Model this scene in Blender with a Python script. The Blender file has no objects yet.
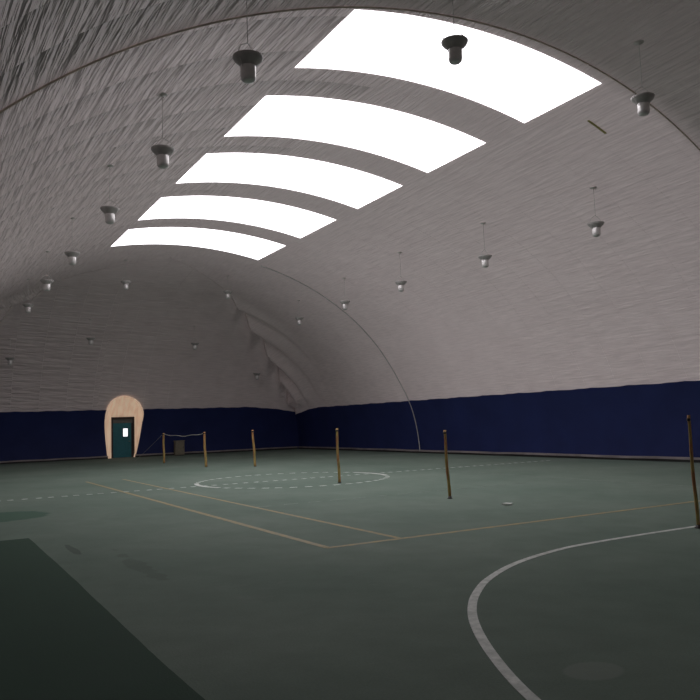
import bpy, bmesh, math, random
from mathutils import Vector, Matrix
random.seed(4)
PI = math.pi
sc = bpy.context.scene
C = sc.collection

# ------------------------------------------------------------------ dimensions (metres)
A = 12.61            # half width of the hall
B = 9.82             # crown height
YS, YE = -3.6, 47.67 # near and far foot of the dome
SX = 3.4             # half width of the skylights
SKY = [(11.72, 14.33), (15.9, 18.72), (20.14, 23.1), (24.72, 27.86), (29.3, 32.42)]
PITCH = 1.5         # width of one fabric strip

def prof(u):
    return B * math.sqrt(max(0.0, 1 - (u / A) ** 2))
def half(z):
    return A * math.sqrt(max(0.0, 1 - (z / B) ** 2))
def shell_z(x, y):
    return prof(max(abs(x), A - (YE - y), A - (y - YS)))

# ------------------------------------------------------------------ materials
def new_mat(name):
    m = bpy.data.materials.new(name); m.use_nodes = True
    nt = m.node_tree
    return m, nt, nt.nodes['Principled BSDF']
def N(nt, kind, **kw):
    n = nt.nodes.new(kind)
    for k, v in kw.items():
        setattr(n, k, v)
    return n
def mth(nt, op, a, b=None, c=None):
    n = nt.nodes.new('ShaderNodeMath'); n.operation = op
    for i, v in enumerate((a, b, c)):
        if v is None: continue
        if isinstance(v, (int, float)): n.inputs[i].default_value = v
        else: nt.links.new(v, n.inputs[i])
    return n.outputs[0]
def noise(nt, vec, scale, detail=3.0, rough=.5, dim='3D'):
    n = nt.nodes.new('ShaderNodeTexNoise'); n.noise_dimensions = dim
    n.inputs['Scale'].default_value = scale; n.inputs['Detail'].default_value = detail
    n.inputs['Roughness'].default_value = rough
    if vec is not None: nt.links.new(vec, n.inputs['Vector'])
    return n.outputs['Fac']
def ramp(nt, fac, stops):
    n = nt.nodes.new('ShaderNodeValToRGB')
    el = n.color_ramp.elements
    while len(el) < len(stops): el.new(.5)
    for e, (p, c) in zip(el, stops):
        e.position = p; e.color = (*c, 1) if len(c) == 3 else c
    nt.links.new(fac, n.inputs['Fac'])
    return n.outputs['Color']
def mix(nt, fac, a, b, blend='MIX'):
    n = nt.nodes.new('ShaderNodeMix'); n.data_type = 'RGBA'; n.blend_type = blend
    for sock, v in ((n.inputs[0], fac), (n.inputs[6], a), (n.inputs[7], b)):
        if isinstance(v, (int, float)): sock.default_value = v
        elif isinstance(v, tuple): sock.default_value = (*v, 1)
        else: nt.links.new(v, sock)
    return n.outputs[2]

def plain(name, col, rough=.6, metal=0.0, var=.12, scale=6.0, bump=0.0, spec=.5):
    m, nt, b = new_mat(name)
    tc = N(nt, 'ShaderNodeTexCoord')
    f = noise(nt, tc.outputs['Object'], scale, 4)
    c = ramp(nt, f, [(.3, tuple(x * (1 - var) for x in col)), (.7, tuple(min(1, x * (1 + var)) for x in col))])
    nt.links.new(c, b.inputs['Base Color'])
    b.inputs['Roughness'].default_value = rough
    b.inputs['Metallic'].default_value = metal
    b.inputs['Specular IOR Level'].default_value = spec
    if bump:
        bn = N(nt, 'ShaderNodeBump'); bn.inputs['Distance'].default_value = bump
        bn.inputs['Strength'].default_value = 1
        nt.links.new(f, bn.inputs['Height']); nt.links.new(bn.outputs['Normal'], b.inputs['Normal'])
    return m

def shell_material():
    m, nt, b = new_mat('dome_fabric')
    uv = N(nt, 'ShaderNodeUVMap'); uv.uv_map = 'run'
    sp = N(nt, 'ShaderNodeSeparateXYZ'); nt.links.new(uv.outputs['UV'], sp.inputs[0])
    U, V = sp.outputs['X'], sp.outputs['Y']
    band_f = mth(nt, 'DIVIDE', U, PITCH)
    band = mth(nt, 'FLOOR', band_f)
    fr = mth(nt, 'FRACT', band_f)
    tcs = N(nt, 'ShaderNodeTexCoord'); so = N(nt, 'ShaderNodeSeparateXYZ'); nt.links.new(tcs.outputs['Object'], so.inputs[0])
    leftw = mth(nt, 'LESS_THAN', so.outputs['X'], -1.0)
    offs = mth(nt, 'MULTIPLY', band, mth(nt, 'MULTIPLY', leftw, 7.31))
    mr = N(nt, 'ShaderNodeMapRange'); nt.links.new(so.outputs['X'], mr.inputs[0])
    mr.inputs[1].default_value = -10; mr.inputs[2].default_value = 5; mr.inputs[3].default_value = 5.0; mr.inputs[4].default_value = .38
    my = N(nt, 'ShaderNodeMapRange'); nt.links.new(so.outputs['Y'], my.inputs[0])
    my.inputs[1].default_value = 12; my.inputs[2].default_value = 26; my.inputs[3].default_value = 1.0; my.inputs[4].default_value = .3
    amp = mth(nt, 'MULTIPLY', mr.outputs[0], my.outputs[0])
    # small puckers running along the hall, each strip with its own set
    cb = N(nt, 'ShaderNodeCombineXYZ')
    nt.links.new(mth(nt, 'ADD', mth(nt, 'MULTIPLY', U, .55), offs), cb.inputs[0])
    nt.links.new(mth(nt, 'ADD', mth(nt, 'MULTIPLY', V, 5.0), mth(nt, 'MULTIPLY', U, .25)), cb.inputs[1])
    pk = noise(nt, cb.outputs[0], 1.0, 3.0, .55)
    pk = mth(nt, 'POWER', pk, 1.6)
    cb2 = N(nt, 'ShaderNodeCombineXYZ')
    nt.links.new(mth(nt, 'ADD', mth(nt, 'MULTIPLY', U, 1.4), mth(nt, 'MULTIPLY', offs, .5)), cb2.inputs[0])
    nt.links.new(mth(nt, 'MULTIPLY', V, 16.0), cb2.inputs[1])
    pk2 = noise(nt, cb2.outputs[0], 1.0, 2.0, .5)
    # big soft sags
    big = noise(nt, uv.outputs['UV'], .35, 2.0)
    # stitched seam between strips
    d = mth(nt, 'ABSOLUTE', mth(nt, 'SUBTRACT', fr, .5))
    seam = mth(nt, 'GREATER_THAN', d, .462)
    pillow = mth(nt, 'SUBTRACT', .25, mth(nt, 'MULTIPLY', d, d))
    h = mth(nt, 'MULTIPLY', mth(nt, 'MULTIPLY', pk, PUCK), amp)
    h = mth(nt, 'ADD', h, mth(nt, 'MULTIPLY', pk2, .012))
    h = mth(nt, 'ADD', h, mth(nt, 'MULTIPLY', big, .15))
    h = mth(nt, 'SUBTRACT', h, mth(nt, 'MULTIPLY', mth(nt, 'MULTIPLY', mth(nt, 'MULTIPLY', fr, fr), .055), amp))
    bn = N(nt, 'ShaderNodeBump'); bn.inputs['Distance'].default_value = 1.0; bn.inputs['Strength'].default_value = 1
    nt.links.new(h, bn.inputs['Height']); nt.links.new(bn.outputs['Normal'], b.inputs['Normal'])
    dirt = noise(nt, uv.outputs['UV'], .9, 4.0)
    col = ramp(nt, dirt, [(.3, (.77, .665, .65)), (.7, (.84, .74, .725))])
    strk = ramp(nt, pk2, [(.35, (.80, .80, .80)), (.6, (1, 1, 1))])
    col = mix(nt, .6, col, strk, 'MULTIPLY')
    col = mix(nt, mth(nt, 'MULTIPLY', seam, .02), col, (.30, .29, .27))
    # shading of each bowed strip put into the colour, darkest beside the weld
    strip_shading = mth(nt, 'MULTIPLY', mth(nt, 'MULTIPLY', mth(nt, 'POWER', mth(nt, 'SUBTRACT', 1.0, fr), 2.0), .30), mth(nt, 'MULTIPLY', leftw, mth(nt, 'MULTIPLY', my.outputs[0], mth(nt, 'LESS_THAN', so.outputs['Y'], 33.0))))
    col = mix(nt, strip_shading, col, (.22, .21, .19))
    nt.links.new(col, b.inputs['Base Color'])
    b.inputs['Roughness'].default_value = .5
    b.inputs['Specular IOR Level'].default_value = .35
    # a little daylight soaks through the white fabric
    tr = N(nt, 'ShaderNodeBsdfTranslucent'); tr.inputs['Color'].default_value = (1.0, .83, .82, 1)
    mx = N(nt, 'ShaderNodeMixShader'); # near end darkened through the fabric: translucency lowered in front of the roof cord
    dn = N(nt, 'ShaderNodeMapRange'); nt.links.new(so.outputs['Y'], dn.inputs[0])
    dn.inputs[1].default_value = 11.2; dn.inputs[2].default_value = 11.9; dn.inputs[3].default_value = .03; dn.inputs[4].default_value = .105
    fe = N(nt, 'ShaderNodeMapRange'); nt.links.new(so.outputs['Y'], fe.inputs[0])
    fe.inputs[1].default_value = 28; fe.inputs[2].default_value = 40; fe.inputs[3].default_value = 1.0; fe.inputs[4].default_value = .22  # far end darkened the same way, by lowering translucency
    thin = mth(nt, 'SUBTRACT', 1.0, mth(nt, 'MULTIPLY', strip_shading, 1.3))  # strip shading put into the translucency as well
    nt.links.new(mth(nt, 'MULTIPLY', thin, mth(nt, 'MULTIPLY', dn.outputs[0], fe.outputs[0])), mx.inputs[0])
    nt.links.new(b.outputs[0], mx.inputs[1]); nt.links.new(tr.outputs[0], mx.inputs[2])
    nt.links.new(mx.outputs[0], nt.nodes['Material Output'].inputs['Surface'])
    return m
PUCK = .15

def panel_material():
    # translucent roof membrane carrying the daylight that falls on it from outside
    m, nt, b = new_mat('daylight_membrane')
    b.inputs['Base Color'].default_value = (.8, .8, .8, 1)
    b.inputs['Roughness'].default_value = .5
    uv = N(nt, 'ShaderNodeTexCoord')
    f = noise(nt, uv.outputs['Object'], .6, 2)
    c = ramp(nt, f, [(.2, (.985, .955, 1.0)), (.8, (1.0, .975, 1.0))])
    nt.links.new(c, b.inputs['Emission Color'])
    b.inputs['Emission Strength'].default_value = 3.2
    return m

def floor_material():
    m, nt, b = new_mat('green_court_surface')
    tc = N(nt, 'ShaderNodeTexCoord'); P = tc.outputs['Object']
    sp = N(nt, 'ShaderNodeSeparateXYZ'); nt.links.new(P, sp.inputs[0])
    X, Y = sp.outputs['X'], sp.outputs['Y']
    f1 = noise(nt, P, .28, 5, .55)
    f2 = noise(nt, P, 2.2, 6, .65)
    f3 = noise(nt, P, 55, 2, .5)
    col = ramp(nt, f1, [(.3, (.152, .212, .175)), (.7, (.218, .275, .232))])
    col = mix(nt, .55, col, ramp(nt, f2, [(.3, (.72, .74, .72)), (.7, (1.05, 1.04, 1.03))]), 'MULTIPLY')
    col = mix(nt, .35, col, ramp(nt, f3, [(.3, (.7, .7, .7)), (.7, (1.1, 1.1, 1.1))]), 'MULTIPLY')
    # worn pale scuffs
    sc_ = ramp(nt, noise(nt, P, .9, 8, .75), [(.58, (0, 0, 0)), (.72, (1, 1, 1))])
    col = mix(nt, mth(nt, 'MULTIPLY', sc_, .22), col, (.30, .33, .30))
    # darker green strip along the left side of the hall
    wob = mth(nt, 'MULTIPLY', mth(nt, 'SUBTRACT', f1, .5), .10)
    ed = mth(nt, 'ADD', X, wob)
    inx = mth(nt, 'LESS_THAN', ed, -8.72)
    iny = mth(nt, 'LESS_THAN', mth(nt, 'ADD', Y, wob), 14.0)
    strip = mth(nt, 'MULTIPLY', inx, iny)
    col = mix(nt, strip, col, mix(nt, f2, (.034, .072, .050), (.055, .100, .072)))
    # dark patch further on and drag marks
    def blot(cx, cy, rx, ry, w=.8):
        a = mth(nt, 'DIVIDE', mth(nt, 'SUBTRACT', X, cx), rx); c = mth(nt, 'DIVIDE', mth(nt, 'SUBTRACT', Y, cy), ry)
        r = mth(nt, 'ADD', mth(nt, 'MULTIPLY', a, a), mth(nt, 'MULTIPLY', c, c))
        r = mth(nt, 'ADD', r, mth(nt, 'MULTIPLY', mth(nt, 'SUBTRACT', f2, .5), w))
        return ramp(nt, r, [(.75, (1, 1, 1)), (1.0, (0, 0, 0))])
    col = mix(nt, mth(nt, 'MULTIPLY', blot(-8.9, 17.9, 1.15, 1.1), .85), col, (.065, .135, .095))
    col = mix(nt, mth(nt, 'MULTIPLY', blot(-8.33, 12.2, .07, .6, 2.5), .45), col, (.05, .06, .05))
    col = mix(nt, mth(nt, 'MULTIPLY', blot(-7.85, 10.2, .12, 1.3, 5.0), .22), col, (.05, .06, .05))
    col = mix(nt, mth(nt, 'MULTIPLY', blot(-6.28, 3.93, .24, .19, .4), .4), col, (.28, .32, .28))
    nt.links.new(col, b.inputs['Base Color'])
    rr = mth(nt, 'ADD', .78, mth(nt, 'MULTIPLY', f2, .2))
    nt.links.new(rr, b.inputs['Roughness'])
    b.inputs['Specular IOR Level'].default_value = .25
    bn = N(nt, 'ShaderNodeBump'); bn.inputs['Distance'].default_value = .002
    nt.links.new(f3, bn.inputs['Height']); nt.links.new(bn.outputs['Normal'], b.inputs['Normal'])
    return m

def paint_material(name, col, wear=.45, thr=.5):
    m, nt, b = new_mat(name)
    tc = N(nt, 'ShaderNodeTexCoord')
    f = noise(nt, tc.outputs['Object'], 7, 6, .7)
    k = ramp(nt, f, [(thr - .1, (1, 1, 1)), (thr + .12, (0, 0, 0))])
    c = mix(nt, mth(nt, 'MULTIPLY', k, wear), col, (.16, .21, .17))
    nt.links.new(c, b.inputs['Base Color']); b.inputs['Roughness'].default_value = .6
    return m

def canvas_material():
    # thin cream canvas with daylight behind it, creased from the door head outwards
    m, nt, b = new_mat('backlit_cream_canvas')
    tc = N(nt, 'ShaderNodeTexCoord')
    mp = N(nt, 'ShaderNodeMapping'); mp.inputs['Scale'].default_value = (5, 1, .8)
    nt.links.new(tc.outputs['Object'], mp.inputs['Vector'])
    f = noise(nt, mp.outputs['Vector'], 1.3, 3)
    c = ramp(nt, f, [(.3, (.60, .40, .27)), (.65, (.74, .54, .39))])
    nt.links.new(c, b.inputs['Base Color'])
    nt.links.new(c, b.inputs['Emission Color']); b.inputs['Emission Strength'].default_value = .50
    b.inputs['Roughness'].default_value = .7
    return m

def pole_material():
    m, nt, b = new_mat('weathered_painted_wood')
    tc = N(nt, 'ShaderNodeTexCoord')
    mp = N(nt, 'ShaderNodeMapping'); mp.inputs['Scale'].default_value = (12, 12, 2.2)
    nt.links.new(tc.outputs['Object'], mp.inputs['Vector'])
    f = noise(nt, mp.outputs['Vector'], 1.2, 4)
    c = ramp(nt, f, [(.30, (.22, .18, .06)), (.46, (.50, .36, .12)), (.60, (.42, .15, .07)), (.72, (.55, .42, .14))])
    nt.links.new(c, b.inputs['Base Color']); b.inputs['Roughness'].default_value = .75
    return m

M = dict(
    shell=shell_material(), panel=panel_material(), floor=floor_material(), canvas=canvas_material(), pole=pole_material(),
    liner=plain('navy_wall_liner', (.018, .027, .115), .55, var=.12, scale=.8, bump=.01, spec=.3),
    white_paint=paint_material('white_line_paint', (.80, .82, .78), .4, .5),
    faded_white=paint_material('faded_white_line_paint', (.85, .90, .85), .65, .54),
    ghost_paint=paint_material('almost_gone_line_paint', (.30, .36, .31), .8, .55),
    yellow_paint=paint_material('yellow_line_paint', (.44, .32, .12), .6, .52),
    lamp=plain('dull_lamp_casing', (.75, .72, .71), .35, .35, .1, 8),
    lamp_dark=plain('grey_reflector', (.48, .45, .44), .5, .1, .15, 8),
    wire=plain('pale_wire', (.66, .63, .6), .5),
    rope=plain('pale_rope', (.50, .49, .47), .8, scale=20, bump=.004),
    seam=plain('tan_hem_cord', (.62, .53, .45), .7, scale=3, var=.25),
    teal=plain('teal_door_paint', (.022, .16, .20), .4, var=.1),
    dark=plain('dark_brown_frame', (.035, .022, .020), .5),
    grey=plain('grey_transom', (.13, .13, .12), .5),
    rail=plain('grey_ground_rail', (.30, .26, .26), .55, var=.25, scale=1.5),
    black=plain('black_rail_shade', (.018, .018, .018), .7),  # stands for the shade beneath the ground rail
    beige=plain('beige_casing', (.25, .22, .16), .6),
    tape=plain('yellow_tape', (.42, .35, .12), .5),
    paper=plain('white_scrap', (.7, .72, .68), .7),
    steel=plain('steel', (.35, .35, .35), .35, .9),
)
gm, nt, b = new_mat('daylit_glass')      # small pane with the bright outdoors behind it
b.inputs['Emission Color'].default_value = (.93, .95, 1, 1); b.inputs['Emission Strength'].default_value = 1.3
b.inputs['Roughness'].default_value = .1
M['pane'] = gm

# ------------------------------------------------------------------ mesh helpers
def link(name, verts, faces, mat, parent=None, smooth=False):
    me = bpy.data.meshes.new(name); me.from_pydata([tuple(v) for v in verts], [], faces); me.update()
    if mat: me.materials.append(mat)
    if smooth:
        for p in me.polygons: p.use_smooth = True
    o = bpy.data.objects.new(name, me); C.objects.link(o)
    if parent: o.parent = parent
    return o
def link_bm(name, bm, mat, parent=None, smooth=False):
    bmesh.ops.recalc_face_normals(bm, faces=bm.faces)
    me = bpy.data.meshes.new(name); bm.to_mesh(me); bm.free()
    me.materials.append(mat)
    if smooth:
        for p in me.polygons: p.use_smooth = True
    o = bpy.data.objects.new(name, me); C.objects.link(o)
    if parent: o.parent = parent
    return o
def tag(o, label=None, cat=None, group=None, kind=None):
    if label: o['label'] = label
    if cat: o['category'] = cat
    if group: o['group'] = group
    if kind: o['kind'] = kind
    return o
def empty(name, loc=(0, 0, 0), rz=0):
    o = bpy.data.objects.new(name, None); o.location = loc; o.rotation_euler = (0, 0, rz); C.objects.link(o); return o
def add_box(bm, c, s, bevel=0.0):
    r = bmesh.ops.create_cube(bm, size=1)
    vs = r['verts']
    for v in vs: v.co = Vector((v.co.x * s[0] + c[0], v.co.y * s[1] + c[1], v.co.z * s[2] + c[2]))
    if bevel:
        es = list({e for v in vs for e in v.link_edges})
        bmesh.ops.bevel(bm, geom=es, offset=bevel, segments=2, affect='EDGES')
def add_lathe(bm, prof_, n=28, c=(0, 0, 0)):
    rings = []
    for r, z in prof_:
        if r < 1e-5: rings.append([bm.verts.new((c[0], c[1], c[2] + z))])
        else: rings.append([bm.verts.new((c[0] + r * math.cos(2 * PI * k / n), c[1] + r * math.sin(2 * PI * k / n), c[2] + z)) for k in range(n)])
    for a, b_ in zip(rings, rings[1:]):
        for k in range(n):
            q = [a[k % len(a)], a[(k + 1) % len(a)], b_[(k + 1) % len(b_)], b_[k % len(b_)]]
            u = []
            for v in q:
                if v not in u: u.append(v)
            if len(u) > 2:
                try: bm.faces.new(u)
                except ValueError: pass
def add_tube(bm, pts, rad, n=8):
    pts = [Vector(p) for p in pts]
    rings = []
    up = Vector((0, 0, 1))
    for i, p in enumerate(pts):
        t = (pts[min(i + 1, len(pts) - 1)] - pts[max(i - 1, 0)]).normalized()
        a = t.cross(up if abs(t.z) < .95 else Vector((1, 0, 0))).normalized(); b_ = t.cross(a)
        r = rad[i] if isinstance(rad, (list, tuple)) else rad
        rings.append([bm.verts.new(p + (a * math.cos(2 * PI * k / n) + b_ * math.sin(2 * PI * k / n)) * r) for k in range(n)])
    for a, b_ in zip(rings, rings[1:]):
        for k in range(n): bm.faces.new((a[k], a[(k + 1) % n], b_[(k + 1) % n], b_[k]))
    bm.faces.new(rings[0]); bm.faces.new(rings[-1])

# ------------------------------------------------------------------ the dome skin
# opening in the skin at the entrance: outline (x, y, z) from foot to foot
OUT = [(-.27, 47.67, .0), (-.40, 47.59, 1.13), (-.49, 47.39, 2.09), (-.47, 47.17, 2.75), (-.28, 46.94, 3.30), (.08, 46.80, 3.60),
       (.52, 46.74, 3.69), (.98, 46.80, 3.58), (1.35, 46.92, 3.34), (1.64, 47.10, 2.92), (1.72, 47.23, 2.58), (1.66, 47.40, 2.05), (1.58, 47.54, 1.4),
       (1.45, 47.65, .62), (1.30, 47.68, .0)]
def in_outline(x, z):
    c = False; n = len(OUT)
    for i in range(n):
        x1, z1 = OUT[i][0], OUT[i][2]; x2, z2 = OUT[i - 1][0], OUT[i - 1][2]
        if (z1 > z) != (z2 > z) and x < (x2 - x1) * (z - z1) / (z2 - z1) + x1: c = not c
    return c

# rows up one side: by height while steep, then by half-width
rows = []
z = 0.0
while z < 4.0: rows.append(half(z)); z += .06
u = half(4.0)
th = math.acos(u / A)
k = int((PI / 2 - th) * 11 / .16)
for i in range(k): rows.append(A * math.cos(th + (PI / 2 - th) * i / k))
rows.append(0.0)
# make one row fall exactly on the skylight edge
j = min(range(len(rows)), key=lambda i: abs(rows[i] - SX)); rows[j] = SX
arc = [0.0]
for a_, b_ in zip(rows, rows[1:]): arc.append(arc[-1] + math.hypot(a_ - b_, prof(a_) - prof(b_)))
ARC = dict(zip(rows, arc)); TOP = arc[-1]
def arc_of(u):
    for i in range(len(rows) - 1):
        if rows[i] >= u >= rows[i + 1]:
            f = (rows[i] - u) / (rows[i] - rows[i + 1]); return arc[i] + f * (arc[i + 1] - arc[i])
    return TOP
HIPS = [arc_of(v) for v in (11.95, 11.05, 9.85, 8.0, 6.1, 4.4)]     # where the corner creases meet the hip
def fold(u, dh, barrel):
    """inward sag of the slack fabric beside a corner hip, dh metres from the hip"""
    uh = u - dh
    if uh < rows[-1] + 3.0: return 0.0
    sh, s = arc_of(uh), arc_of(u)
    drop = sh - s                      # how far below the hip, along the skin
    reach = 3.2 if barrel else 1.3
    decay = math.exp(-(drop / reach) ** 1.5)
    if decay < .01 or s < 2.8: return 0.0
    v = 0.0
    for h0, h1 in zip(HIPS, HIPS[1:]):
        if h0 <= sh < h1:
            f = (sh - h0) / (h1 - h0)
            v = math.sin(PI * f ** .42) ** .9 * (.35 + .35 * (h1 - h0) / 2)
    w = min(1, max(0, (s - 2.8) / .8)) * min(1, max(0, (HIPS[-1] - sh) / 2.5))
    return 1.6 * v * decay * w

def build_shell():
    V, F, UV = [], [], []
    def vert(x, y, z, uu, vv):
        V.append((x, y, z)); UV.append((uu, vv)); return len(V) - 1
    def push(x, y, z, amt, cy):
        d = Vector((-math.copysign(1, x), cy, -.7)).normalized() * amt
        return x + d.x, y + d.y, z + d.z
    mid = [9.01, 10.1, 11.0]
    ys = sorted({y for p in SKY for y in p})
    allY = [9.01]
    stops = ys + [35.06]
    for s_ in stops:
        n = max(1, round((s_ - allY[-1]) / .3)); a0 = allY[-1]
        for i in range(1, n + 1): allY.append(a0 + (s_ - a0) * i / n)
    def skew(x, y):
        return .035 * x * max(0, 1 - (abs(x) / 9) ** 2) * min(1, max(0, (y - 9.01) / 2)) * min(1, max(0, (35.06 - y) / 2))
    for side in (-1, 1):
        grid = []
        for u in rows:
            y0, y1 = YS + (A - u), YE - (A - u); zz = prof(u); x = side * u; L = []
            def put(y):
                dh1, dh0 = y1 - y, y - y0
                am, cy = (fold(u, dh1, True), -1) if dh1 < dh0 else (fold(u, dh0, True), 1)
                X, Y_, Z = push(x, y, zz, am, cy) if am > 0 else (x, y, zz)
                L.append(vert(X, Y_ + skew(x, y), Z, y, ARC[u]))
            nA, nB = 50, 70
            for i in range(nA): put(y0 + (9.01 - y0) * i / nA)
            for y in allY: put(y)
            for i in range(1, nB + 1): put(35.06 + (y1 - 35.06) * (i / nB))
            grid.append(L)
        for r in range(len(rows) - 1):
            um = (rows[r] + rows[r + 1]) / 2
            for c in range(len(grid[0]) - 1):
                if nA <= c < nA + len(allY) - 1 and um < SX:
                    ym = (allY[c - nA] + allY[c - nA + 1]) / 2
                    if any(p < ym < q for p, q in SKY): continue
                q = (grid[r][c], grid[r][c + 1], grid[r + 1][c + 1], grid[r + 1][c])
                F.append(q if side < 0 else q[::-1])
    # the two ends
    for far in (0, 1):
        ts = [-1 + i * (.94 / 44) for i in range(44)] + [-.06 + i * .0042 for i in range(50)]
        t_ = ts[-1] + .0042
        ts += [t_ + (1 - t_) * i / 44 for i in range(45)]
        grid = []
        for u in rows:
            zz = prof(u); y = YE - (A - u) if far else YS + (A - u); L = []
            for t in ts:
                x = u * t; dh = u - abs(x)
                am = fold(u, dh, False)
                X, Y_, Z = push(x if x else 1e-6, y, zz, am, -1 if far else 1) if am > 0 else (x, y, zz)
                L.append(vert(X, Y_, Z, x + 40.3, ARC[u]))
            grid.append(L)
        for r in range(len(rows) - 1):
            zm = (prof(rows[r]) + prof(rows[r + 1])) / 2
            for c in range(len(ts) - 1):
                xm = (rows[r] + rows[r + 1]) / 2 * (ts[c] + ts[c + 1]) / 2
                if far and zm < 4 and in_outline(xm, zm): continue
                q = (grid[r][c], grid[r][c + 1], grid[r + 1][c + 1], grid[r + 1][c])
                F.append(q[::-1] if far else q)
    o = link('ceiling', V, F, M['shell'], smooth=True)
    uvl = o.data.uv_layers.new(name='run')
    for lp in o.data.loops: uvl.data[lp.index].uv = UV[lp.vertex_index]
    bm = bmesh.new(); bm.from_mesh(o.data); bmesh.ops.remove_doubles(bm, verts=bm.verts, dist=.0005)
    bmesh.ops.dissolve_degenerate(bm, edges=bm.edges, dist=.0001)
    bm.to_mesh(o.data); bm.free()
    tag(o, kind='structure')
    return o
build_shell()

# ------------------------------------------------------------------ skylights: curved translucent membranes
for i, (p, q) in enumerate(SKY):
    V, F = [], []
    nx, ny = 40, 6
    for k in range(2):
        for a_ in range(nx + 1):
            x = -SX - .02 + (2 * SX + .04) * a_ / nx
            for c in range(ny + 1):
                y = p - .02 + (q - p + .04) * c / ny
                V.append((x, y + .035 * x * (1 - (abs(x) / 9) ** 2), prof(x) + .015 + .02 * k))
    W = (nx + 1) * (ny + 1)
    for a_ in range(nx):
        for c in range(ny):
            k0 = a_ * (ny + 1) + c
            F.append((k0, k0 + 1, k0 + ny + 2, k0 + ny + 1)); F.append((W + k0, W + k0 + ny + 1, W + k0 + ny + 2, W + k0 + 1))
    for a_ in range(nx):
        for c in (0, ny):
            k0 = a_ * (ny + 1) + c; F.append((k0, k0 + ny + 1, W + k0 + ny + 1, W + k0))
    for c in range(ny):
        for a_ in (0, nx):
            k0 = a_ * (ny + 1) + c; F.append((k0, k0 + 1, W + k0 + 1, W + k0))
    o = link('window_%d' % (i + 1), V, F, M['panel'], smooth=True)
    tag(o, kind='structure')

# ------------------------------------------------------------------ floor
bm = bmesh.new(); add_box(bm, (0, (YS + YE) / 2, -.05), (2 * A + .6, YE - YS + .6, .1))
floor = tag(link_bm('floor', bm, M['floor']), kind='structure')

# ------------------------------------------------------------------ navy liner along the foot of the dome
def liner(name, side):
    V, F = [], []
    nr = 26
    def top(dcorner, base):
        t = max(0.0, 1 - dcorner / 4.2); return base - .46 * t ** 1.5
    if side in ('left', 'right'):
        n = 150; cols = [YS + .06 + (YE - YS - .12) * i / n for i in range(n + 1)]
    else:
        cols = [-A + .06 + (2 * A - .12) * i / 500 for i in range(501)]
    for k in range(2):
        for s_ in cols:
            if side in ('left', 'right'): zt = top(min(s_ - YS, YE - s_), 2.735)
            else: zt = top(A - abs(s_), 2.93)
            zt += .012 * math.sin(s_ * 3.1) + .008 * math.sin(s_ * 7.7)
            for r in range(nr + 1):
                zz = zt * r / nr; hf = half(zz); ins = (A - hf) + .05 + .015 * k
                if side == 'right': v = (A - ins, s_, zz)
                elif side == 'left': v = (-A + ins, s_, zz)
                elif side == 'back': v = (s_, YE - ins, zz)
                else: v = (s_, YS + ins, zz)
                # mitre at the corners
                if side in ('left', 'right'): v = (v[0], min(max(v[1], YS + ins), YE - ins), v[2])
                else: v = (min(max(v[0], -A + ins), A - ins), v[1], v[2])
                V.append(v)
    W = len(cols) * (nr + 1)
    for a_ in range(len(cols) - 1):
        for r in range(nr):
            if side == 'back' and in_outline((cols[a_] + cols[a_ + 1]) / 2, (r + .5) / nr * 2.93): continue
            k0 = a_ * (nr + 1) + r
            F.append((k0, k0 + 1, k0 + nr + 2, k0 + nr + 1)); F.append((W + k0, W + k0 + nr + 1, W + k0 + nr + 2, W + k0 + 1))
        k0 = a_ * (nr + 1) + nr; F.append((k0, W + k0, W + k0 + nr + 1, k0 + nr + 1))
    o = link(name, V, F, M['liner'], smooth=False)
    tag(o, kind='structure')
liner('wall_right', 'right'); liner('wall_left', 'left'); liner('wall_back', 'back'); liner('wall_front', 'front')

# ground rail clamping the skin, dark strip added as the shade beneath it
def base_rail(name, p0, p1, inward, gap=None):
    d = Vector(p1) - Vector(p0); L = d.length; d.normalize(); nrm = Vector(inward)
    o = None
    for part, z0, z1, w0, w1, m in (('rail', .085, .165, .06, .17, 'rail'), ('under_rail_shade', 0, .085, .06, .13, 'black')):
        bm = bmesh.new()
        segs = [(0, L)] if not gap else [(0, gap[0]), (gap[1], L)]
        for s0, s1 in segs:
            n = max(2, int((s1 - s0) / 1.2)); prev = None
            for i in range(n + 1):
                s_ = s0 + (s1 - s0) * i / n
                wob = random.uniform(-.012, .012)
                ring = [bm.verts.new(Vector(p0) + d * s_ + nrm * w + Vector((0, 0, zz + wob * (zz > .01)))) for w, zz in ((w0, z0), (w1, z0), (w1, z1), (w0, z1))]
                if prev:
                    for k in range(4): bm.faces.new((prev[k], prev[(k + 1) % 4], ring[(k + 1) % 4], ring[k]))
                else: bm.faces.new(ring)
                prev = ring
            bm.faces.new(prev)
        q = link_bm(name if part == 'rail' else 'under_rail_shade', bm, M[m], o)
        if part == 'rail': o = q; tag(o, kind='structure')
base_rail('baseboard_right', (A, YS + .2, 0), (A, YE - .2, 0), (-1, 0, 0))
base_rail('baseboard_left', (-A, YS + .2, 0), (-A, YE - .2, 0), (1, 0, 0))
base_rail('baseboard_back', (-A + .2, YE, 0), (A - .2, YE, 0), (0, -1, 0), gap=(A - .2 - .30, A - .2 + 1.33))

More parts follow.
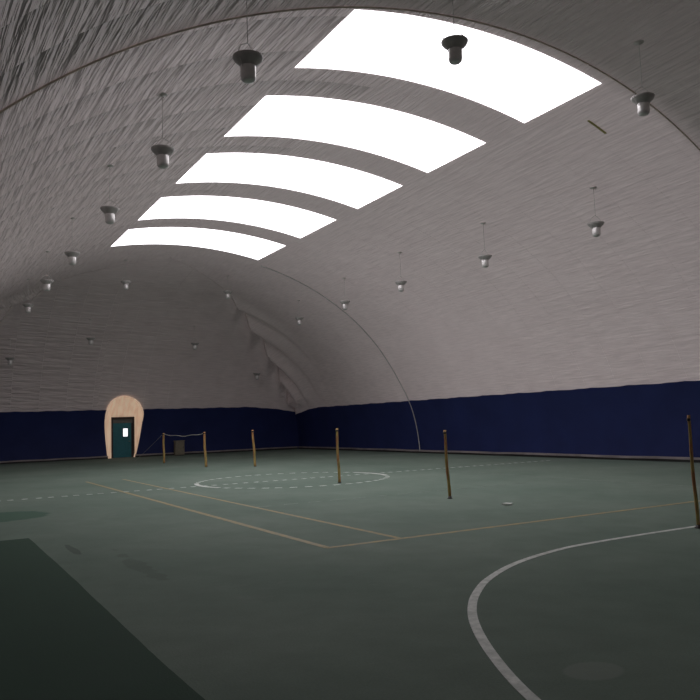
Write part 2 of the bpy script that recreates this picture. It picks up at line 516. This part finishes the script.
# ------------------------------------------------------------------ entrance
DY = YE + .1
door = empty('door_1', (.65, DY, 0)); tag(door, kind='structure')
def dloc(x, y, z): return (x - .65, y - DY, z)
RECT = [(-.05, 0), (-.05, .9), (-.05, 1.7), (-.05, 2.2), (-.05, 2.49), (.25, 2.49), (.55, 2.49), (.85, 2.49), (1.1, 2.49), (1.34, 2.49), (1.34, 2.2), (1.34, 1.7), (1.34, 1.2), (1.34, .6), (1.34, 0)]
V, F = [], []
NS = 8
def cat(pts, t):
    i = min(int(t), len(pts) - 2); f = t - i
    P0, P1, P2, P3 = (pts[max(i - 1, 0)], pts[i], pts[i + 1], pts[min(i + 2, len(pts) - 1)])
    return tuple(.5 * ((2 * b_) + (-a_ + c) * f + (2 * a_ - 5 * b_ + 4 * c - d) * f * f + (-a_ + 3 * b_ - 3 * c + d) * f ** 3) for a_, b_, c, d in zip(P0, P1, P2, P3))
NT = 84
for i in range(NT + 1):
    t = i / NT * (len(OUT) - 1)
    po = cat([(x, y - .04, z_) for x, y, z_ in OUT], t)
    k = min(int(t), len(RECT) - 2); f = t - k
    pi = (RECT[k][0] + (RECT[k + 1][0] - RECT[k][0]) * f, DY, RECT[k][1] + (RECT[k + 1][1] - RECT[k][1]) * f)
    for s_ in range(NS + 1):
        g = s_ / NS
        bulge = .05 * math.sin(PI * g) * (1 + .5 * math.sin(i * .9))
        p = [po[j_] + (pi[j_] - po[j_]) * g for j_ in range(3)]
        cxz = (p[0] - .65, p[2] - 1.3); l = math.hypot(*cxz) or 1
        V.append(dloc(p[0] + cxz[0] / l * bulge, p[1], max(0, p[2] + cxz[1] / l * bulge)))
for i in range(NT):
    for s_ in range(NS):
        k = i * (NS + 1) + s_; F.append((k, k + NS + 1, k + NS + 2, k + 1))
sl = link('canvas_sleeve', V, F, M['canvas'], door, smooth=True); sl['label'] = 'cream canvas sleeve around the door'
md = sl.modifiers.new('s', 'SOLIDIFY'); md.thickness = .02; md.offset = 1
bm = bmesh.new()
add_tube(bm, [dloc(*[c + d for c, d in zip(cat(OUT, i / 60 * (len(OUT) - 1)), (0, -.08, .01))]) for i in range(61)], .055)
link_bm('sleeve_hem', bm, M['canvas'], door, True)
bm = bmesh.new()   # frame
for c, s_ in (((.0, 0, 1.22), (.09, .12, 2.44)), ((1.29, 0, 1.22), (.11, .12, 2.44)), ((.65, 0, 2.43), (1.39, .14, .13))):
    add_box(bm, dloc(c[0], DY + c[1], c[2]), s_, .008)
link_bm('door_frame', bm, M['dark'], door)
bm = bmesh.new(); add_box(bm, dloc(.64, DY + .02, 2.24), (1.2, .05, .25), .006); link_bm('transom_panel', bm, M['grey'], door)
bm = bmesh.new()
wx0, wx1, wz0, wz1 = .64, .95, 1.28, 1.80
lx0, lx1, lz1 = .045, 1.15, 2.12
for x0, x1, z0, z1 in ((lx0, wx0, .02, lz1), (wx1, lx1, .02, lz1), (wx0, wx1, .02, wz0), (wx0, wx1, wz1, lz1)):
    add_box(bm, dloc((x0 + x1) / 2, DY + .0, (z0 + z1) / 2), (x1 - x0, .05, z1 - z0))
leaf = link_bm('door_leaf', bm, M['teal'], door)
bm = bmesh.new()
for c, s_ in (((wx0 + wx1) / 2, wz0), (.34, .03)), (((wx0 + wx1) / 2, wz1), (.34, .03)): add_box(bm, dloc(c[0], DY - .03, c[1]), (s_[0], .02, s_[1]))
for c in (wx0, wx1): add_box(bm, dloc(c, DY - .03, (wz0 + wz1) / 2), (.03, .02, wz1 - wz0))
link_bm('glazing_bead', bm, M['dark'], leaf)
bm = bmesh.new(); add_box(bm, dloc((wx0 + wx1) / 2, DY, (wz0 + wz1) / 2), (wx1 - wx0, .012, wz1 - wz0)); link_bm('window_pane', bm, M['pane'], leaf)
bm = bmesh.new(); add_box(bm, dloc(1.2, DY + .01, 1.07), (.09, .05, 2.1)); link_bm('side_post', bm, M['dark'], door)
bm = bmesh.new(); add_tube(bm, [dloc(1.07, DY - .03, 1.0), dloc(1.07, DY - .09, 1.0), dloc(.97, DY - .09, 1.0)], .012); link_bm('door_handle', bm, M['steel'], leaf, True)
bm = bmesh.new(); add_box(bm, dloc(.65, DY + .02, .01), (1.4, .2, .02)); link_bm('threshold', bm, M['grey'], door)

# ------------------------------------------------------------------ court markings (painted on the floor, so parts of it)
def ribbon(name, pts, w, mat, z=.003, dash=None, closed=False, label=None):
    """flat painted line along pts; dash=(on, off) breaks it up"""
    pts = [Vector((p[0], p[1], 0)) for p in pts]
    if closed: pts.append(pts[0].copy())
    res = [pts[0]]
    for a_, b_ in zip(pts, pts[1:]):
        n = max(1, int((b_ - a_).length / .05))
        for i in range(1, n + 1): res.append(a_.lerp(b_, i / n))
    bm = bmesh.new(); s_ = 0; prev = None
    for i, p in enumerate(res):
        if i: s_ += (p - res[i - 1]).length
        t = (res[min(i + 1, len(res) - 1)] - res[max(i - 1, 0)]).normalized(); nn = Vector((-t.y, t.x, 0)) * w / 2
        on = True if not dash else (s_ % (dash[0] + dash[1])) < dash[0]
        if not on: prev = None; continue
        cur = [bm.verts.new(p + nn + Vector((0, 0, z))), bm.verts.new(p - nn + Vector((0, 0, z))), bm.verts.new(p - nn), bm.verts.new(p + nn)]
        if prev:
            for k in range(4): bm.faces.new((prev[k], prev[(k + 1) % 4], cur[(k + 1) % 4], cur[k]))
        prev = cur
    o = link_bm(name, bm, mat, floor)
    if label: o['label'] = label
    return o
arcp = [(-7.33, 2.6), (-7.22, 3.0), (-7.05, 3.6), (-6.83, 4.16), (-6.49, 4.83), (-6.13, 5.42), (-5.78, 5.88), (-5.40, 6.28), (-4.90, 6.70), (-4.15, 7.15), (-3.35, 7.45), (-2.55, 7.62), (-1.3, 7.68), (0.2, 7.68), (2.2, 7.68)]
sm = [cat(arcp, t / 8) for t in range((len(arcp) - 1) * 8 + 1)]
right = [(2.0 - .2 - p[0], p[1]) for p in reversed(sm) if p[0] < -1.4]
ribbon('goal_area_line', sm + right, .085, M['white_paint'], label='thick white curved goal area line')
ribbon('baseline', [(-5.33, 9.73), (5.33, 9.73)], .11, M['yellow_paint'], .0025, label='yellow line across the court')
ribbon('sideline', [(-5.29, 9.73), (-5.29, 27.5)], .11, M['yellow_paint'], .0025, label='outer yellow line running away')
ribbon('singles_sideline', [(-4.04, 9.73), (-4.04, 27.5)], .09, M['yellow_paint'], .0025, label='inner yellow line running away')
ribbon('sideline', [(5.29, 9.73), (5.29, 27.5)], .05, M['ghost_paint'], .0025)
ribbon('service_line', [(-4.0, 15.45), (4.0, 15.45)], .05, M['ghost_paint'], .0028, dash=(.4, .2), label='faint broken white line')
ribbon('centre_line', [(-11.6, 22.06), (11.2, 22.06)], .15, M['faded_white'], .0035, dash=(.2, .13), label='broken white line across the middle')
ribbon('centre_circle', [(3.0 * math.cos(2 * PI * i / 90), 22.06 + 3.0 * math.sin(2 * PI * i / 90)) for i in range(90)], .14, M['faded_white'], .0038, dash=(.26, .15), closed=True, label='broken white circle in the middle')
ribbon('centre_circle', [(3.0 * math.cos(2 * PI * i / 90), 22.06 + 3.0 * math.sin(2 * PI * i / 90)) for i in list(range(40, 51))], .14, M['white_paint'], .0045, label='better kept piece of the white circle')
ribbon('centre_circle', [(3.0 * math.cos(2 * PI * i / 90), 22.06 + 3.0 * math.sin(2 * PI * i / 90)) for i in list(range(-5, 6))], .14, M['white_paint'], .0045, label='better kept piece of the white circle')

# ------------------------------------------------------------------ cords lying over the skin
def hug(x, y, off):
    u = min(abs(x), A); z_ = prof(u)
    n = Vector((x / A ** 2, 0, z_ / B ** 2)).normalized()
    return Vector((x, y, z_)) - n * off
bm = bmesh.new()
pts = []
for i in range(121):
    th = PI * (.012 + .976 * i / 120); x = A * math.cos(th)
    pts.append(hug(x, 11.42 + .0062 * x * x, .02))
add_tube(bm, pts, .019, 8)
tag(link_bm('hem_cord', bm, M['seam'], None, True), 'thick tan cord arching over the whole roof in front of the nearest skylight', 'cord')
bm = bmesh.new()
pts = []
for i in range(91):
    th = PI * (.003 + .40 * i / 90); x = A * math.cos(th)
    z_ = prof(x); p = hug(x, 33.3 - .5 * max(0, 1 - z_ / 4) - .06 * max(0, z_ - 5), .06 + .17 * max(0, 1 - z_ / 2.5)); p.z = max(p.z, .03); pts.append(p)
add_tube(bm, pts, .024, 6)
tag(link_bm('rope', bm, M['rope'], None, True), 'thin pale rope curving down the right side of the dome to the floor', 'rope')
bm = bmesh.new()
pts = [hug(4.34 + .69 * i / 6, 13.13 + .05 * i / 6, .012) for i in range(7)]
V, F = [], []
for p in pts:
    for dy in (-.035, .035):
        for dz in (0, -.006): V.append((p.x, p.y + dy, p.z + dz))
for i in range(6):
    k = 4 * i; F += [(k, k + 2, k + 6, k + 4), (k + 1, k + 5, k + 7, k + 3), (k, k + 4, k + 5, k + 1), (k + 2, k + 3, k + 7, k + 6)]
F += [(0, 1, 3, 2), (24, 26, 27, 25)]
tag(link('tape_strip', V, F, M['tape']), 'short yellow tape strip on the roof right of the nearest skylight', 'tape')
bm.free()

# ------------------------------------------------------------------ hanging lamps
def make_lamp():
    r = empty('hanging_lamp')
    bm = bmesh.new()
    add_lathe(bm, [(0, -.235), (.05, -.232), (.09, -.215), (.115, -.185), (.122, -.14), (.122, .02), (.115, .04), (.06, .045), (0, .045)], 32)
    link_bm('lamp_housing', bm, M['lamp'], r, True)
    bm = bmesh.new()
    add_lathe(bm, [(.118, .015), (.14, .045), (.18, .085), (.215, .115), (.235, .15), (.238, .175), (.228, .175), (.222, .15), (.2, .122), (.16, .09), (.12, .055), (.10, .03), (.118, .015)], 40)
    link_bm('reflector', bm, M['lamp_dark'], r, True)
    bm = bmesh.new()
    add_tube(bm, [(-.226, 0, .165), (-.17, 0, .30), (0, 0, .40), (.17, 0, .30), (.226, 0, .165)], .007, 6)
    add_tube(bm, [(-.12, 0, -.02), (-.15, 0, .03), (-.226, 0, .165)], .006, 6); add_tube(bm, [(.12, 0, -.02), (.15, 0, .03), (.226, 0, .165)], .006, 6)
    link_bm('bracket', bm, M['wire'], r, True)
    bm = bmesh.new(); add_tube(bm, [(0, 0, 0), (0, 0, .5), (0, 0, 1)], .007, 6)
    w = link_bm('suspension_wire', bm, M['wire'], r, True); w.location = (0, 0, .39)
    bm = bmesh.new(); add_lathe(bm, [(0, -.03), (.03, -.03), (.04, -.012), (.10, -.006), (.11, .006), (0, .012)], 16)
    link_bm('anchor_plate', bm, M['wire'], r, True)
    return r
lamp0 = make_lamp()
def place_lamp(o, x, y, z):
    zt = shell_z(x, y)
    o.location = (x, y, z); o.rotation_euler = (0, 0, random.uniform(-.5, .5))
    for ch in o.children:
        if ch.name.startswith('suspension_wire'): ch.scale = (1, 1, zt - z - .39)
        if ch.name.startswith('anchor_plate'): ch.location = (0, 0, zt - z - .01)
LAMPS = []
ordn = ['nearest', 'second', 'third', 'fourth', 'fifth', 'farthest']
for i, (x, y) in enumerate([(-6.05, 10.45), (-6.14, 14.82), (-6.18, 19.53), (-6.18, 24.99), (-6.23, 30.03), (-6.19, 35.97)]):
    z_ = 7.25
    LAMPS.append((x, y, z_, ['big grey hanging lamp left of the nearest skylight, nearest of the left row',
        'grey hanging lamp left of the middle skylight, second of the left row',
        'small shiny hanging lamp left of the fourth skylight, third of the left row',
        'small hanging lamp left of the farthest skylight, fourth of the left row',
        'tiny dark hanging lamp, fifth of the left row, above the last one',
        'tiny hanging lamp nearest the left picture edge, farthest of the left row'][i], 'hanging lamps of the left row'))
for i, (x, y) in enumerate([(6.66, 15.16), (6.47, 19.91), (6.37, 24.99), (6.62, 30.03), (6.95, 35.53)]):
    LAMPS.append((x, y, 7.1, ['dark ball-like hanging lamp on the right slope, nearest of the right row',
        'small hanging lamp on the right slope, second of the right row', 'bright hanging lamp on a long wire, third of the right row',
        'small dull hanging lamp beside the thin pale rope, fourth of the right row',
        'faint tiny hanging lamp near the corner folds, farthest of the right row'][i], 'hanging lamps of the right row'))
LAMPS += [(-2.28, 10.1, 8.2, 'dark lamp silhouetted against the nearest bright skylight', 'hanging lamps near the middle of the roof'),
          (2.78, 10.24, 8.2, 'lamp with a bright glint in front of the tan roof cord, right of the skylights', 'hanging lamps near the middle of the roof'),
          (-1.96, 35.73, 8.5, 'small pale lamp on a wire below the left end of the farthest skylight', 'hanging lamps near the middle of the roof'),
          (3.41, 36.55, 8.47, 'small pale lamp on a wire below the right end of the farthest skylight', 'hanging lamps near the middle of the roof'),
          (-6.11, 44.18, 5.59, 'dark lamp low over the far wall, leftmost of the far four', 'hanging lamps over the far end wall'),
          (-2.21, 42.73, 6.6, 'dark lamp high over the doorway in front of the far end', 'hanging lamps over the far end wall'),
          (3.72, 42.94, 6.47, 'dark lamp over the far end, right of the doorway', 'hanging lamps over the far end wall'),
          (8.5, 45.11, 4.85, 'dark low lamp beside the corner folds at the far end', 'hanging lamps over the far end wall')]
protos = [lamp0]
for i, (x, y, z_, lab, grp) in enumerate(LAMPS):
    if i == 0: o = lamp0
    else:
        o = lamp0.copy(); C.objects.link(o)
        for ch in list(lamp0.children):
            d = ch.copy(); C.objects.link(d); d.parent = o
    tag(o, lab, 'lamp', grp)
    place_lamp(o, x, y, z_)

# ------------------------------------------------------------------ posts along the middle of the hall
def post(x, y, h, lx, ly, label, r=.032):
    o = empty('wooden_post', (x, y, 0)); tag(o, label, 'post', 'posts standing along the middle of the hall')
    rnd = random.Random(int(y * 10))
    bm = bmesh.new(); pts = []; rad = []
    n = 16
    for i in range(n + 1):
        t = i / n
        pts.append((lx * t + .012 * math.sin(t * 7 + y) * min(1, t * 3), ly * t, .012 + (h - .012) * t)); rad.append(r * (1.05 - .18 * t) * (1 + rnd.uniform(-.05, .05)))
    add_tube(bm, pts, rad, 12)
    link_bm('pole', bm, M['pole'], o, True)
    bm = bmesh.new(); add_lathe(bm, [(0, 0), (.06, 0), (.062, .008), (.045, .016), (.035, .05), (0, .05)], 16); link_bm('foot_plate', bm, M['dark'], o, True)
    bm = bmesh.new(); add_lathe(bm, [(r * .8, -.02), (r * 1.12, -.015), (r * 1.12, .015), (r * .8, .02)], 12, (lx * .96, ly * .96, h * .96)); link_bm('top_band', bm, M['dark'], o, True)
    return o, Vector((x + lx * .96, y + ly * .96, h * .96))
post(-.11, 7.55, 1.70, -.05, 0, 'tallest wooden post, nearest, at the right edge of the picture', .026)
post(-.10, 13.74, 1.51, -.07, 0, 'thin leaning wooden post standing right of the broken white circle', .034)
post(.31, 19.56, 1.58, -.04, 0, 'wooden post standing inside the broken white circle', .04)
post(2.08, 30.19, 1.54, -.08, 0, 'short wooden post standing beyond the left part of the white circle', .05)
pa, ta = post(.57, 32.07, 1.52, -.07, 0, 'right hand wooden post of the roped pair near the door', .055)
pb, tb = post(.39, 37.93, 1.49, -.01, 0, 'reddish left hand wooden post of the roped pair near the door', .055)
def rope(name, a_, b_, sag, r, label, wav=0):
    bm = bmesh.new(); pts = []
    for i in range(31):
        t = i / 30; p = a_.lerp(b_, t); p.z -= sag * 4 * t * (1 - t) + wav * math.sin(t * 17); pts.append(p)
    add_tube(bm, pts, r, 6)
    return tag(link_bm(name, bm, M['rope'], None, True), label, 'rope')
rope('sagging_rope', ta + Vector((0, .075, 0)), tb + Vector((0, -.075, 0)), .10, .016, 'pale sagging rope strung between the two posts near the door', .02)
rope('guy_rope', tb + Vector((-.08, .05, -.05)), Vector((-.5, 40.4, .02)),   .02, .005, 'faint slanting guy rope from the reddish post down to the floor')

# beige box at the foot of the far wall
bx = empty('equipment_box', (3.86, 46.75, 0)); tag(bx, 'small beige upright box standing against the far navy wall', 'box')
bm = bmesh.new(); add_box(bm, (0, 0, .46), (.58, .36, .84), .02); link_bm('box_body', bm, M['beige'], bx)
bm = bmesh.new(); add_box(bm, (0, 0, .90), (.64, .42, .05), .01); link_bm('lid', bm, M['beige'], bx)
bm = bmesh.new(); add_box(bm, (0, 0, .02), (.5, .3, .04)); link_bm('plinth', bm, M['dark'], bx)
bm = bmesh.new(); add_box(bm, (0, -.185, .48), (.48, .02, .7), .006); dr = link_bm('access_door', bm, M['beige'], bx)
bm = bmesh.new(); add_box(bm, (.2, -.2, .5), (.03, .02, .1), .004); link_bm('latch', bm, M['dark'], dr)

# scrap on the floor
bm = bmesh.new()
n = 9
top = [bm.verts.new((.12 * math.cos(2 * PI * i / n) * random.uniform(.7, 1.2), .1 * math.sin(2 * PI * i / n) * random.uniform(.7, 1.2), .02 + random.uniform(0, .02))) for i in range(n)]
bot = [bm.verts.new((v.co.x, v.co.y, 0)) for v in top]
cv = bm.verts.new((0, 0, .05))
for i in range(n):
    bm.faces.new((top[i], top[(i + 1) % n], cv)); bm.faces.new((bot[i], bot[(i + 1) % n], top[(i + 1) % n], top[i]))
bm.faces.new(bot)
o = link_bm('paper_scrap', bm, M['paper']); o.location = (-.07, 11.9, 0)
tag(o, 'small crumpled white scrap lying on the green floor', 'paper')

# ------------------------------------------------------------------ world, camera, view
w = bpy.data.worlds.new('sky'); sc.world = w; w.use_nodes = True
bg = w.node_tree.nodes['Background']; bg.inputs[1].default_value = 1.6
# overcast sky: three times brighter overhead than at the horizon, dark ground below
wt = w.node_tree
wg = N(wt, 'ShaderNodeNewGeometry'); ws = N(wt, 'ShaderNodeSeparateXYZ'); wt.links.new(wg.outputs['Incoming'], ws.inputs[0])
el = mth(wt, 'MULTIPLY', ws.outputs['Z'], -1.0)
wc = ramp(wt, mth(wt, 'ADD', .5, mth(wt, 'MULTIPLY', el, .5)), [(.49, (.06, .06, .06)), (.51, (.30, .31, .32)), (1.0, (.92, .94, .98))])
# added tilt: brighter sky on the right hand side keeps the left skin darker
side_ = mth(wt, 'MULTIPLY_ADD', ws.outputs['X'], -.8, 1.0)
wsc = N(wt, 'ShaderNodeVectorMath', operation='SCALE'); wt.links.new(wc, wsc.inputs[0]); wt.links.new(side_, wsc.inputs['Scale'])
wt.links.new(wsc.outputs[0], bg.inputs[0])
cam = bpy.data.cameras.new('camera'); co = bpy.data.objects.new('camera', cam); C.objects.link(co)
R_ = Vector((.86887275, -.493936, -.03297523)); U_ = Vector((-.01760568, -.09740209, .99508938)); F_ = Vector((.49472232, .8640255, .0933261))
co.matrix_world = Matrix(((R_.x, U_.x, -F_.x, -10.3915), (R_.y, U_.y, -F_.y, 0), (R_.z, U_.z, -F_.z, 1.78), (0, 0, 0, 1)))
cam.sensor_width = 36; cam.lens = 758.063 / 700 * 36; cam.clip_start = .05; cam.clip_end = 300
sc.camera = co
sc.cycles.max_bounces = 12; sc.cycles.diffuse_bounces = 9
sc.view_settings.view_transform = 'Standard'; sc.view_settings.look = 'None'
sc.view_settings.gamma = 1; sc.view_settings.use_curve_mapping = False
sc.view_settings.exposure = 0.0
